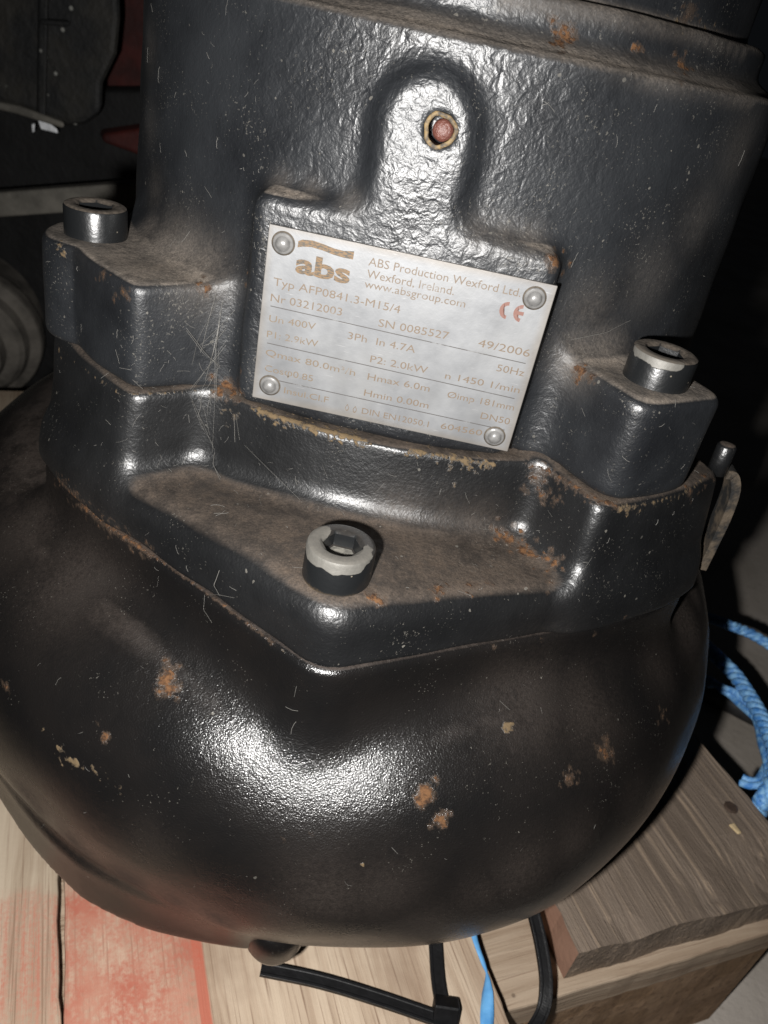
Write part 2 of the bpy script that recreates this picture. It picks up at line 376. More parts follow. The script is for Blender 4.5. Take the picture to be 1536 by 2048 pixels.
dust_px = [(300, 505, 9, 1.1), (340, 520, 9, 1.1), (380, 540, 8, 1.0), (230, 500, 6, .6), (350, 470, 6, .45), (290, 465, 5, .6), (420, 555, 6, .5), (1170, 715, 7, .7), (1210, 710, 7, .65), (1230, 690, 5, .4), (1150, 730, 5, .6), (1240, 750, 5, .5),
    (560, 368, 3, .3), (620, 385, 3, .3), (700, 405, 3, .3), (1060, 485, 4, .45), (1010, 475, 4, .35), (960, 465, 4, .3), (1400, 440, 9, .22), (1480, 300, 9, .25), (1300, 560, 10, .2), (300, 100, 6, .2), (300, 250, 6, .15), (310, 380, 6, .2), (1180, 620, 8, .25),
    (800, 1050, 9, .4), (950, 1075, 9, .4), (880, 1080, 10, .4), (1380, 1250, 14, .6), (1400, 1330, 10, .4), (1390, 1190, 8, .7), (1320, 1330, 10, .25)]
dust_px += [(650, 1800, 14, .3), (560, 1840, 9, .35), (760, 1790, 12, .25), (860, 1850, 10, .35), (1050, 1750, 11, .32), (1150, 1690, 9, .28), (960, 1800, 9, .25), (1270, 1600, 9, .2), (60, 1600, 10, .4), (160, 1695, 10, .4), (260, 1760, 10, .42), (350, 1805, 9, .4), (430, 1840, 8, .4), (150, 1150, 18, .35), (60, 1050, 16, .35), (1050, 1400, 16, .3), (1180, 1420, 14, .3), (300, 1690, 8, .15)]
dust_px += [(x, y, 2.6, .75) for x, y in poly([(690, 6), (900, 52), (1100, 95), (1300, 148), (1400, 168), (1500, 192)], 14)]
dust_px += [(x, y, 2.0, .5) for x, y in poly([(1010, 0), (1200, 25), (1400, 70), (1490, 100)], 14)]
_hits = {}
def dirt(me, P, lists):
    order = np.argsort(P[:, 0]); Q = P[order]
    for name, lst in lists.items():
        arr = np.array(lst, float); v = np.zeros(len(P), np.float32); vs = np.zeros(len(P), np.float32)
        if name not in _hits: _hits[name] = trace(arr[:, :2])
        H, ok = _hits[name]
        for h, o, (_, _, rad, s) in zip(H, ok, arr):
            if not o: continue
            i0, i1 = np.searchsorted(Q[:, 0], (h[0]-rad*2.6, h[0]+rad*2.6)); S = Q[i0:i1]
            m = np.nonzero((np.abs(S[:, 1]-h[1]) < rad*2.6) & (np.abs(S[:, 2]-h[2]) < rad*2.6))[0]
            if len(m):
                d2 = ((S[m]-h)**2).sum(1); vs[i0+m] = np.maximum(vs[i0+m], s*np.exp(-d2/(rad*rad)))
        v[order] = vs
        if name == 'dust' and me.name.startswith('motor'):      # dust lying on the turned steps
            rr_ = np.hypot(P[:, 0], P[:, 1])
            v = np.maximum(v*0.55, np.where(rr_ > 83, 0.62*np.where(P[:, 2] > 64.3, np.exp(-((P[:, 2]-64.3)/2.3)**2), np.exp(-((P[:, 2]-64.3)/0.6)**2)), 0)); v = np.maximum(v, np.where((rr_ > 77) & (rr_ < 86), 0.6*np.exp(-((P[:, 2]-74.6)/0.9)**2), 0))
        a = me.attributes.new(name, 'FLOAT', 'POINT'); a.data.foreach_set('value', v)
def cluster(lst):
    out = []
    for x, y, r, s_ in lst:
        out.append((x, y, r*0.72, s_))
        if r > 1.25:
            for _ in range(6): a = random.uniform(0, 6.283); q = r*random.uniform(4, 11); out.append((x+q*math.cos(a), y+q*math.sin(a)*1.2, r*random.uniform(0.22, 0.5), s_*random.uniform(0.7, 1.0)))
    return out
rust_px, ochre_px = cluster(rust_px), cluster(ochre_px)
LISTS = {'rust': rust_px, 'ochre': ochre_px, 'dust': dust_px}

# ------------------------------------------------------------------ setting: floor
k = NT('concrete_floor')
fc = k.mix(k.mr(k.noise(9, 6, 0.6), 0.3, 0.7), (0.36, 0.32, 0.275), (0.50, 0.45, 0.40))
fc = k.mix(k.mr(k.noise(120, 4, 0.7), 0.6, 0.75), fc, (0.30, 0.26, 0.22))
MAT['concrete'] = k.fin(fc, 0.9, 0, k.bump(k.noise(220, 5, 0.7), 0.4, 0.002), 0.25)
FLOOR = -322.0
fl = bpy.data.objects.new('floor', mesh_py('floor', [(-4000, -2500, FLOOR), (4000, -2500, FLOOR), (4000, 6000, FLOOR), (-4000, 6000, FLOOR)], [(0, 1, 2, 3)], MAT['concrete']))
link(fl, kind='structure', label='dusty grey concrete floor below the pallet')

# ------------------------------------------------------------------ pallet
DD = np.array([0.43, -0.903, 0]); EE = np.array([0.903, 0.43, 0])      # plank direction (towards camera), across
def wood(name, c1, c2, dark, gstr, scale=1.0, paint_fn=None, weather=0.0):
    k = NT(name)
    vec = k.coord((2.2*scale, 60*scale, 60*scale)); warp = k.noise(9, 2, vec=k.coord((1, 4, 4)))
    va = k.n('ShaderNodeVectorMath', operation='ADD'); k.t.links.new(vec, va.inputs[0]); cx = k.n('ShaderNodeCombineXYZ'); k.put(cx.inputs[1], k.ma('MULTIPLY', warp, 1.3)); k.t.links.new(cx.outputs[0], va.inputs[1])
    g = k.noise(2.0, 5, 0.65, vec=va.outputs[0]); g2 = k.noise(9.0, 4, 0.7, vec=k.coord((1.6*scale, 90*scale, 90*scale)))
    n = k.noise(24, 4, 0.6); nf = k.noise(700, 3, 0.6)
    c = k.mix(k.mr(g, 0.36, 0.66), c1, c2)
    c = k.mix(k.ma('MULTIPLY', k.mr(g2, 0.52, 0.68), 0.75), c, dark)
    c = k.mix(k.ma('MULTIPLY', k.mr(n, 0.5, 0.72), 0.45), c, dark)
    vv = k.voro(130); rr = k.n('ShaderNodeSeparateColor'); k.t.links.new(vv.outputs['Color'], rr.inputs[0])
    c = k.mix(k.ma('MULTIPLY', k.mr(vv.outputs['Distance'], 0.06, 0.16, 0.8, 0), k.mr(rr.outputs[0], 0.93, 0.95)), c, tuple(x*0.35 for x in dark))
    rough = 0.8
    if paint_fn: c = paint_fn(k, c, g2, n, nf)
    h = k.ma('ADD', k.ma('MULTIPLY', g, 0.9), k.ma('ADD', k.ma('MULTIPLY', g2, 0.6), k.ma('MULTIPLY', nf, 0.15)))
    return k.fin(c, rough, 0, k.bump(h, gstr, 0.0018), 0.25)
RED, RED2 = (0.32, 0.105, 0.070), (0.36, 0.185, 0.130)
def red_main(k, c, g2, n, nf):
    X = k.xyz()     # local: x along the plank (metres, + towards the front), y across
    lim = k.mr(k.ma('ADD', X[0], k.ma('MULTIPLY', k.noise(70, 3), 0.012)), 0.083, 0.093)     # worn bare towards the back
    side = k.mr(k.ma('ADD', X[1], k.ma('MULTIPLY', n, 0.001)), -0.0782, -0.0772, 1, 0)
    wear = k.mr(k.ma('ADD', k.ma('MULTIPLY', nf, 0.45), k.ma('MULTIPLY', k.noise(90, 4, 0.7), 0.75)), 0.46, 0.80, 1.0, 0.28)
    stripe = k.ma('MULTIPLY', k.mr(X[1], -0.0822, -0.0816), side)
    amt = k.ma('MULTIPLY', k.ma('MULTIPLY', lim, side), k.ma('MAXIMUM', wear, k.ma('MULTIPLY', stripe, 0.9)))
    rc = k.mix(k.mr(k.noise(60, 4), 0.35, 0.7), RED, RED2); rc = k.mix(stripe, rc, (0.34, 0.095, 0.06))
    return k.mix(amt, c, rc)
def red_left(k, c, g2, n, nf):
    X = k.xyz()
    lim = k.mr(k.ma('ADD', X[0], k.ma('MULTIPLY', k.noise(60, 4), 0.03)), 0.094, 0.103)
    end = k.mr(k.ma('ADD', X[0], k.ma('MULTIPLY', k.noise(50, 4), 0.06)), 0.140, 0.178, 1, 0.12)
    wear = k.mr(k.ma('ADD', k.ma('MULTIPLY', nf, 0.4), k.ma('MULTIPLY', g2, 0.8)), 0.42, 0.72, 1.0, 0.15)
    return k.mix(k.ma('MULTIPLY', k.ma('MULTIPLY', lim, end), wear), c, k.mix(k.noise(60), RED, RED2))
W1, W2, WD = (0.30, 0.222, 0.158), (0.42, 0.335, 0.25), (0.145, 0.09, 0.058)
MAT['wood_left'] = wood('pale_plank_red_patches', (0.27, 0.21, 0.15), (0.37, 0.305, 0.23), WD, 0.35, paint_fn=red_left)
MAT['wood_mid'] = wood('pale_plank_red_paint', W1, W2, WD, 0.35, paint_fn=red_main)
MAT['wood_bearer'] = wood('pale_bearer_wood', (0.27, 0.20, 0.14), (0.37, 0.29, 0.215), WD, 0.4)
MAT['wood_dark'] = wood('weathered_dark_plank', (0.125, 0.096, 0.074), (0.185, 0.145, 0.113), (0.33, 0.25, 0.18), 0.9, 0.5)
MAT['wood_block'] = wood('brown_block_wood', (0.20, 0.125, 0.07), (0.30, 0.20, 0.125), (0.12, 0.07, 0.04), 0.6, 0.35)
k = NT('red_brown_sawn_edge'); MAT['wood_edge'] = k.fin(k.mix(k.noise(60, 4), (0.17, 0.085, 0.055), (0.27, 0.155, 0.105)), 0.85, 0, k.bump(k.noise(300, 3), 0.4, 0.001))

_s = (CAM[2]-DECK)/(CAM[2]+184.0)             # plank layout was measured for a deck at -184 mm; keep it on the same sight lines
def SD(d): return 250.9+(d-250.9)*_s
def SE(e): return -112.4+(e+112.4)*_s
def board(name, mat, d0, d1, e0, e1, zt, zb, parent, axis='d', rag=0.7, chips=(), mat2=None, seed=0):
    """a sawn board between plank coordinates; local x runs along its grain"""
    R = np.random.default_rng(seed)
    (d0, d1), (e0, e1) = (SD(d0), SD(d1)), (SE(e0), SE(e1)); chips = [(SD(a), SE(b), c, d) for a, b, c, d in chips]
    L, Wd = ((d0, d1), (e0, e1)) if axis == 'd' else ((e0, e1), (d0, d1))
    nx = max(6, int((L[1]-L[0])/5)); ny = max(3, int((Wd[1]-Wd[0])/4))
    xs = np.linspace(L[0], L[1], nx+1); ys = np.linspace(Wd[0], Wd[1], ny+1)
    ja = np.cumsum(R.normal(0, rag*0.35, nx+1)); ja -= np.linspace(ja[0], ja[-1], nx+1); jb = np.cumsum(R.normal(0, rag*0.35, nx+1)); jb -= np.linspace(jb[0], jb[-1], nx+1)
    je = np.cumsum(R.normal(0, rag*0.16, ny+1)); je -= np.linspace(je[0], je[-1], ny+1)
    V = []; idx = {}
    cz = (zt+zb)/2
    for s, zz in ((0, zt), (1, zb)):
        for i, x in enumerate(xs):
            for j, y in enumerate(ys):
                yy = y; xx = x
                if j == 0: yy += ja[i]
                if j == ny: yy += jb[i]
                if i == nx: xx += je[j]
                z = zz
                for (cx, cy, rad, dep) in chips:
                    if s == 0:
                        q = math.hypot(x-cx, y-cy); 
                        if q < rad: z -= dep*(1-q/rad)
                idx[s, i, j] = len(V); V.append((xx, yy, z-cz))
    Fc = []
    for i in range(nx):
        for j in range(ny):
            Fc.append((idx[0, i, j], idx[0, i+1, j], idx[0, i+1, j+1], idx[0, i, j+1])); Fc.append((idx[1, i, j], idx[1, i, j+1], idx[1, i+1, j+1], idx[1, i+1, j]))
        Fc.append((idx[0, i, 0], idx[1, i, 0], idx[1, i+1, 0], idx[0, i+1, 0])); Fc.append((idx[0, i, ny], idx[0, i+1, ny], idx[1, i+1, ny], idx[1, i, ny]))
    e_start = len(Fc)
    for j in range(ny):
        Fc.append((idx[0, 0, j], idx[0, 0, j+1], idx[1, 0, j+1], idx[1, 0, j])); Fc.append((idx[0, nx, j], idx[1, nx, j], idx[1, nx, j+1], idx[0, nx, j+1]))
    # plank coordinates are right-handed as (d, e) or (e, -d)
    if axis == 'e': V = [(x, -y, z) for x, y, z in V]; Fc = [f[::-1] for f in Fc]
    me = mesh_py(name, V, Fc, mat)
    import bmesh as _b
    bm = _b.new(); bm.from_mesh(me); _b.ops.recalc_face_normals(bm, faces=bm.faces); bm.to_mesh(me); bm.free()
    if mat2 is not None:
        me.materials.append(mat2)
        for p in me.polygons:
            if abs(p.normal.y) > 0.7: p.material_index = 1
    o = bpy.data.objects.new(name, me); link(o, parent=parent)
    a = math.atan2(DD[1], DD[0]) if axis == 'd' else math.atan2(EE[1], EE[0])
    o.rotation_euler = (0, 0, a); pl = parent.location
    o.location = (-pl[0], -pl[1], cz*MM-pl[2])
    add_bevel(o, 1.0, 2)
    return o
PAL0 = DD*0 + np.array([40, -60, FLOOR])
pallet = empty('pallet', PAL0, label='worn wooden pallet with faded red paint carrying the black pump', cat='pallet')
BT = DECK-17.0; BB = BT-16.0
board('deck_plank', MAT['wood_left'], -260, 179, -224, -122.2, DECK, DECK-17, pallet, seed=1)
p_mid = board('deck_plank', MAT['wood_mid'], -260, 176, -121.0, 5.5, DECK+0.4, DECK-17, pallet, seed=2)
p_dark = board('deck_plank', MAT['wood_dark'], -260, 155.5, 38.0, 150.0, DECK+1.2, DECK-17, pallet, seed=3, rag=1.6, chips=((152, 128, 26, 5), (156, 150, 26, 8), (154, 60, 9, 2), (150, 100, 10, 1.5)), mat2=MAT['wood_edge'])
p_dark['label'] = 'dark weathered deck plank'
board('bearer', MAT['wood_bearer'], 66, 160.5, -224, 150, BT, BB, pallet, axis='e', seed=5, rag=0.4)
board('bearer', MAT['wood_bearer'], -260, -165, -224, 150, BT, BB, pallet, axis='e', seed=6)
for d0, d1 in ((64, 156.5), (-258, -168)):
    for e0, e1 in ((34, 147), (-222, -110)):
        board('block', MAT['wood_block'], d0, d1, e0, e1, BB, FLOOR+0.5, pallet, seed=int(7+d0+e0) % 97, rag=1.0)
k = NT('steel_nail'); MAT['nail'] = k.fin(k.mix(k.noise(800), (0.05, 0.035, 0.03), (0.16, 0.11, 0.08)), 0.6, 0.6)
V, Fc = lathe_rings([(3.2, -2), (3.2, 0.2), (2.4, 0.6)], 16)
nme = mesh_py('nail_head', V, Fc, MAT['nail'])
for (px, py) in ((1462, 1615),):
    P = on_z(px, py, DECK+1.3); o = bpy.data.objects.new('nail_head', nme); link(o, parent=pallet); o.location = Vector(P*MM) - pallet.location

# ------------------------------------------------------------------ the pump
pump = empty('sewage_pump', (0, 0, DECK), label='black cast iron submersible pump with steel nameplate, standing on the wooden pallet', cat='pump')
def part(name, me, parent=pump, **kw):
    o = bpy.data.objects.new(name, me); link(o, parent=parent, **kw)
    if parent is pump: o.location = (0, 0, -DECK*MM)
    return o
for nm, sdf, lo_, hi_, vox, mat in (
        ('motor_housing', sd_motor, (-128, -128, -30), (128, 128, 146), 0.85, MAT['motor_paint']),
        ('seal_housing', sd_seal, (-132, -150, -66), (132, 132, -20), 0.8, MAT['seal_paint']),
        ('volute_casing', sd_volute, (-176, -176, -180), (156, 168, -58), 1.25, MAT['volute_paint'])):
    me, P = sdf_mesh(nm, sdf, lo_, hi_, vox, mat)
    dirt(me, P, LISTS)
    part(nm, me)
# discharge branch of the casing, turned away to the back
V, Fc = sweep(smooth_path([(20, 100, -122), (32, 160, -122), (44, 225, -122)], 10), circ(44, 40))
part('discharge_branch', mesh_py('discharge_branch', V, Fc, MAT['volute_paint'], True))
# base ring it stands on (hidden under the bowl) and the small rounded boss at its lower front
V, Fc = lathe_rings([(88, 0), (90, 1.5), (90, 60)], 64)
part('base_ring', mesh_py('base_ring', V, Fc, MAT['seal_paint'])).location = (0, 0, 0.0016)
V, Fc = lathe_rings([(1.5, -8.2), (4.5, -7.6), (7.2, -5.4), (8.6, -2), (9, 3), (9, 12)], 32)
part('drain_boss', mesh_py('drain_boss', V, Fc, MAT['volute_paint'], True)).location = (0.0012, -0.1475, (-166.5-DECK)*MM)

# socket head cap screws
def screw_mesh(seg=72):
    a = np.arange(seg)*2*math.pi/seg
    hexr = 4.05/np.cos(((a+math.pi/6) % (math.pi/3))-math.pi/6)
    V, Fc = lathe_rings([(8, -3), (8, 9.1), (7.75, 9.65), (7.2, 9.95), (6.9, 10), (5.25, 10), (5.0, 9.9), (hexr*1.0+0.02, 9.3), (hexr, 6.2), (hexr*0.9, 6.0)], seg)
    return V, Fc
def screw_mat(name, bare_lo, bare_hi, bias, dusty, rough=0.3):
    k = NT(name); X = k.xyz()
    n = k.noise(190, 3, 0.45, dist=0.3); n2 = k.noise(900, 3, 0.6); up = k.up()
    dirx = k.ma('ADD', k.ma('MULTIPLY', X[0], bias[0]*1000), k.ma('MULTIPLY', X[1], bias[1]*1000))
    v = k.ma('ADD', k.ma('MULTIPLY', X[2], 1000), k.ma('ADD', k.ma('MULTIPLY', k.ma('SUBTRACT', n, 0.5), 5.5), dirx))
    bare = k.mr(v, bare_lo, bare_hi)
    c = k.mix(bare, (0.006, 0.0065, 0.007), k.mix(n2, (0.070, 0.067, 0.060), (0.125, 0.119, 0.106)))
    d = k.ma('MULTIPLY', k.ma('MULTIPLY', k.mr(up, 0.5, 0.95), dusty), k.mr(n2, 0.3, 0.7, 0.5, 1.0))
    c = k.mix(d, c, (0.085, 0.068, 0.052))
    base = k.mr(k.ma('ADD', X[2], k.ma('MULTIPLY', n2, 0.0015)), 0.0008, 0.0022, 0.5, 0)
    c = k.mix(base, c, (0.10, 0.07, 0.04))
    vv = k.voro(700); rr = k.n('ShaderNodeSeparateColor'); k.t.links.new(vv.outputs['Color'], rr.inputs[0])
    c = k.mix(k.ma('MULTIPLY', k.mr(vv.outputs['Distance'], 0.08, 0.2, 0.7, 0), k.mr(rr.outputs[0], 0.9, 0.92)), c, (0.16, 0.14, 0.11))
    r_ = k.mr(k.ma('MAXIMUM', d, k.ma('MULTIPLY', bare, 0.5)), 0, 0.8, rough, 0.75, False)
    nb = k.bump(n2, 0.25, 0.0003); nb = k.bump(bare, 0.3, 0.0003, nb)
    return k.fin(c, r_, k.ma('MULTIPLY', bare, 0.25), nb, 0.5)
SV, SF = screw_mesh()
def screw(th, R, ztop, hexrot, mat, label, dirt_mat=None):
    me = mesh_py('cap_screw', SV, SF, mat, False)
    if dirt_mat: me.materials.append(dirt_mat); me.polygons[len(me.polygons)-1].material_index = 1
    for p in me.polygons:
        p.use_smooth = len(p.vertices) == 4
    o = part('cap_screw', me); o.location = (math.sin(th)*R*MM, -math.cos(th)*R*MM, (ztop-10-DECK)*MM); o.rotation_euler = (0, 0, hexrot)
    o.data.set_sharp_from_angle(angle=math.radians(35)) if hasattr(o.data, 'set_sharp_from_angle') else None
    o['label'] = label; return o
screw(TL, 109.1, 10.1, 0.35, screw_mat('screw_black_dusty', 30, 31, (0, 0), 0.85), 'dusty black cap screw on the wide lug')
screw(TR, 109.1, 10.1, 0.1, screw_mat('screw_black_chipped', 12.2, 12.5, (-0.42, -0.45), 0.8), 'chipped black cap screw on the narrow lug')
screw(TM, 130.4, -35.6, 0.5, screw_mat('screw_black_bare_rim', 8.9, 9.1, (-0.22, -0.20), 0.15), 'cap screw with paint chipped off its rim', dirt_mat=simple('socket_dirt', (0.085, 0.08, 0.068), 0.9, 0, 700, 0.5))
for th in (TL-math.pi/2, TR+math.pi/2):
    pass

# rusty grub screw in the tongue's hole
k = NT('rusty_grub_screw'); MAT['grub'] = k.fin(k.mix(k.noise(900, 4), (0.045, 0.014, 0.010), (0.11, 0.040, 0.028)), 0.5, 0, k.bump(k.noise(1500, 3), 0.6, 0.0006))
V, Fc = lathe_rings([(2.3, -5), (2.3, 1.2), (1.9, 1.9), (0.9, 2.2)], 28)
g = part('grub_screw', mesh_py('grub_screw', V, Fc, MAT['grub'], True)); g.rotation_euler = (math.pi/2, 0, 0); g.location = (1.35*MM, -88.6*MM, (46.6-DECK)*MM)
k = NT('ochre_sealant'); MAT['sealant'] = k.fin(k.mix(k.mr(k.noise(700, 4), 0.35, 0.65), (0.02, 0.014, 0.008), (0.14, 0.092, 0.034)), 0.7, 0, k.bump(k.noise(900, 3), 0.6, 0.0005))
seg = 40; V = []; Fc = []
for i in range(seg):
    a = 2*math.pi*i/seg
    for j in range(8):
        b = 2*math.pi*j/8; rr = 3.1+0.5*math.cos(b)+0.2*math.sin(3*a+1)+0.08*math.sin(7*a); V.append((rr*math.cos(a), rr*math.sin(a), 0.16*math.sin(b)))
for i in range(seg):
    for j in range(8): i2 = (i+1) % seg; j2 = (j+1) % 8; Fc.append((i*8+j, i2*8+j, i2*8+j2, i*8+j2))
g = part('rust_ring', mesh_py('rust_ring', V, Fc, MAT['sealant'], True)); g.rotation_euler = (math.pi/2, 0, 0); g.location = (0.9*MM, -95.0*MM, (47.0-DECK)*MM)

# bracket standing off the right side of the seal housing
BY = -66.0
k = NT('rusty_bracket_paint')
MAT['bracket'] = k.fin(k.mix(k.mr(k.noise(140, 4, 0.65), 0.4, 0.62), (0.008, 0.0078, 0.0075), (0.055, 0.042, 0.029)), 0.75, 0, k.bump(k.noise(700, 3), 0.5, 0.0006), 0.3)
bp = smooth_path([on_y(x, y, BY) for x, y in ((1448, 937), (1462, 942), (1464, 972), (1448, 1020), (1424, 1072), (1398, 1125))], 8)
V, Fc = sweep(bp, [(-1.3, -4), (1.3, -4), (1.3, 4), (-1.3, 4)], up=np.array([0, 1, 0.0]))
# profile: thickness across, 26 mm deep along y
br = part('side_bracket', mesh_py('side_bracket', V, Fc, MAT['bracket'])); add_bevel(br, 0.8, 2)
A, B = on_y(1432, 945, BY-3), on_y(1456, 888, BY-3)
V, Fc = sweep(np.array([A, A+(B-A)*.5, A+(B-A)*.93, B, B+(B-A)*.02]), circ(2.7, 20), up=np.array([0, 1, 0.0]), scale=[1, 1, 1, .75, .3])
st = part('stud', mesh_py('stud', V, Fc, MAT['seal_paint'], True), parent=br)

# ------------------------------------------------------------------ nameplate
PSI = math.radians(0.37); PW, PH, PY = 66.2, 42.8, 95.62
k = NT('brushed_nameplate_metal')
sc1 = k.noise(12, 4, 0.7, vec=k.coord((40, 900, 40), rot=(0, 0.5, 0))); sc2 = k.noise(60, 4, 0.65)
pc = k.mix(k.mr(sc2, 0.3, 0.7), (0.130, 0.133, 0.138), (0.164, 0.167, 0.171))
X = k.xyz(); st1 = k.noise(25, 3, 0.6)
edge = k.ma('MAXIMUM', k.mr(k.ma('ADD', k.ma('ABSOLUTE', X[0]), k.ma('MULTIPLY', st1, 0.004)), 0.0325, 0.0355), k.mr(k.ma('ADD', k.ma('ABSOLUTE', X[2]), k.ma('MULTIPLY', st1, 0.004)), 0.0212, 0.0238))
pc = k.mix(k.ma('MULTIPLY', edge, 0.35), pc, (0.12, 0.085, 0.045))
scr = k.mr(k.noise(9, 2, 0.5, vec=k.coord((25, 900, 420), rot=(0, 0.75, 0))), 0.70, 0.76)
sm = k.noise(38, 3, 0.6)
pc = k.mix(k.ma('MULTIPLY', k.mr(sm, 0.45, 0.75), 0.25), pc, (0.085, 0.080, 0.070)); pc = k.mix(k.ma('MULTIPLY', scr, 0.5), pc, (0.25, 0.25, 0.25))
MAT['plate'] = k.fin(pc, k.mr(sc2, 0.3, 0.7, 0.38, 0.55, False), 0.3, k.bump(sc1, 0.16, 0.0002), 0.4)
def worn_ink(name, c, keep):
    k = NT(name); n = k.noise(170, 3, 0.6); n2 = k.noise(1300, 3, 0.6)
    f = k.mr(k.ma('ADD', n, k.ma('MULTIPLY', k.ma('SUBTRACT', n2, 0.5), 0.5)), keep-0.15, keep+0.12, 0.14, 0.92)
    return k.fin(k.mix(f, c, (0.150, 0.151, 0.152)), 0.6, 0, None, 0.4)
MAT['ink_dark'] = worn_ink('worn_brown_ink', (0.074, 0.047, 0.024), 0.70)
MAT['ink_mid'] = worn_ink('worn_tan_ink', (0.078, 0.050, 0.026), 0.76)
MAT['ink_faint'] = worn_ink('faded_tan_ink', (0.084, 0.057, 0.031), 0.71)
MAT['ink_red'] = worn_ink('red_brown_ink', (0.10, 0.032, 0.018), 0.72)
MAT['ink_line'] = worn_ink('dark_rule_ink', (0.022, 0.018, 0.016), 0.70)
k = NT('logo_ink'); n = k.noise(14, 3, 0.6, vec=k.coord((60, 10, 260), rot=(0, 0.6, 0)))
MAT['ink_logo'] = k.fin(k.mix(k.mr(n, 0.42, 0.55), (0.042, 0.038, 0.032), (0.11, 0.068, 0.033)), 0.6, 0, None, 0.3)

nvec = np.array([math.sin(PSI), -math.cos(PSI), 0]); tvec = np.array([math.cos(PSI), math.sin(PSI), 0])
PCEN = nvec*PY
plate = empty('nameplate', (0, 0, 0), parent=pump, label='silver rating plate riveted to the raised pad')
plate.location = Vector(PCEN*MM) + Vector((0, 0, -DECK*MM)); plate.rotation_euler = (0, 0, PSI)
def uv(px, py):                                  # pixel -> plate coordinates (mm)
    d = ray(px, py); t = ((PCEN-CAM)@nvec)/(d@nvec); P = CAM+d*t-PCEN
    return P@tvec, P[2]
def Z(zx, zy): return uv(480+zx*0.4427, 420+zy*0.4427)      # from an enlarged view of the plate
n_, m_ = 9, 6
corner = 0.8
me = mesh_py('plate_sheet', [(sx*PW/2, sy*0.45-0.1, sz*PH/2) for sy in (-1, 1) for sx in (-1, 1) for sz in (-1, 1)],
             [(0, 1, 3, 2), (4, 6, 7, 5), (0, 2, 6, 4), (1, 5, 7, 3), (0, 4, 5, 1), (2, 3, 7, 6)], MAT['plate'])
import bmesh
bm = bmesh.new(); bm.from_mesh(me); bmesh.ops.recalc_face_normals(bm, faces=bm.faces); bm.to_mesh(me); bm.free()
o = bpy.data.objects.new('plate_sheet', me); link(o, parent=plate); add_bevel(o, 0.18, 2)
# rivets
MAT['rivet'] = simple('rivet_steel', (0.12, 0.118, 0.115), 0.33, 0.12, 500, 0.25, 600, 0.3, 0.0004)
prof = [(2.75, 0), (2.72, 0.06), (2.42, 0.07), (2.4, 0.25), (2.15, 0.5), (1.75, 0.55), (1.65, 0.8), (1.45, 1.15), (1.0, 1.5), (0.45, 1.68), (0.1, 1.7)]
V, Fc = lathe_rings(prof, 32); rme = mesh_py('rivet', V, Fc, MAT['rivet'], True); rme.materials.append(simple('rivet_rim_grime', (0.045, 0.036, 0.026), 0.8, 0, 500, 0.5))
for p in rme.polygons:
    if p.index < 32*3: p.material_index = 1
for zx, zy in ((198, 148), (1330, 395), (137, 788), (1150, 1018)):
    u_, v_ = Z(zx, zy); o = bpy.data.objects.new('rivet', rme); link(o, parent=plate); o.rotation_euler = (math.pi/2, 0, 0); o.location = (u_*MM, -0.52*MM, v_*MM)
TXT_Y = -0.56
def lettering(body, p0, p1, cap, mat, name='lettering', bold=0.0, label=None, fit=True):
    cu = bpy.data.curves.new('tmp_text', 'FONT'); cu.body = body; cu.size = 1.0; cu.offset = bold; cu.extrude = 0.0; cu.resolution_u = 3
    to = bpy.data.objects.new('tmp_text', cu); COL.objects.link(to)
    dg = bpy.context.evaluated_depsgraph_get(); me = bpy.data.meshes.new_from_object(to.evaluated_get(dg))
    bpy.data.objects.remove(to); bpy.data.curves.remove(cu)
    co = np.empty(len(me.vertices)*3); me.vertices.foreach_get('co', co); co = co.reshape(-1, 3)
    u0, v0 = p0; u1, v1 = p1
    wdt = max(1e-6, co[:, 0].max()-co[:, 0].min()); sx = (u1-u0)/wdt
    sy = cap/0.73
    if not fit: sx = sy
    x = (co[:, 0]-co[:, 0].min())*sx; y = co[:, 1]*sy
    out = np.stack([u0+x, np.full(len(x), TXT_Y), (v0+(v1-v0)*x/max(1e-6, u1-u0))+y], 1)*MM
    me.vertices.foreach_set('co', out.ravel()); me.update(); me.materials.clear(); me.materials.append(mat); me.name = name
    o = bpy.data.objects.new(name, me); link(o, parent=plate)
    if label: o['label'] = label
    return o
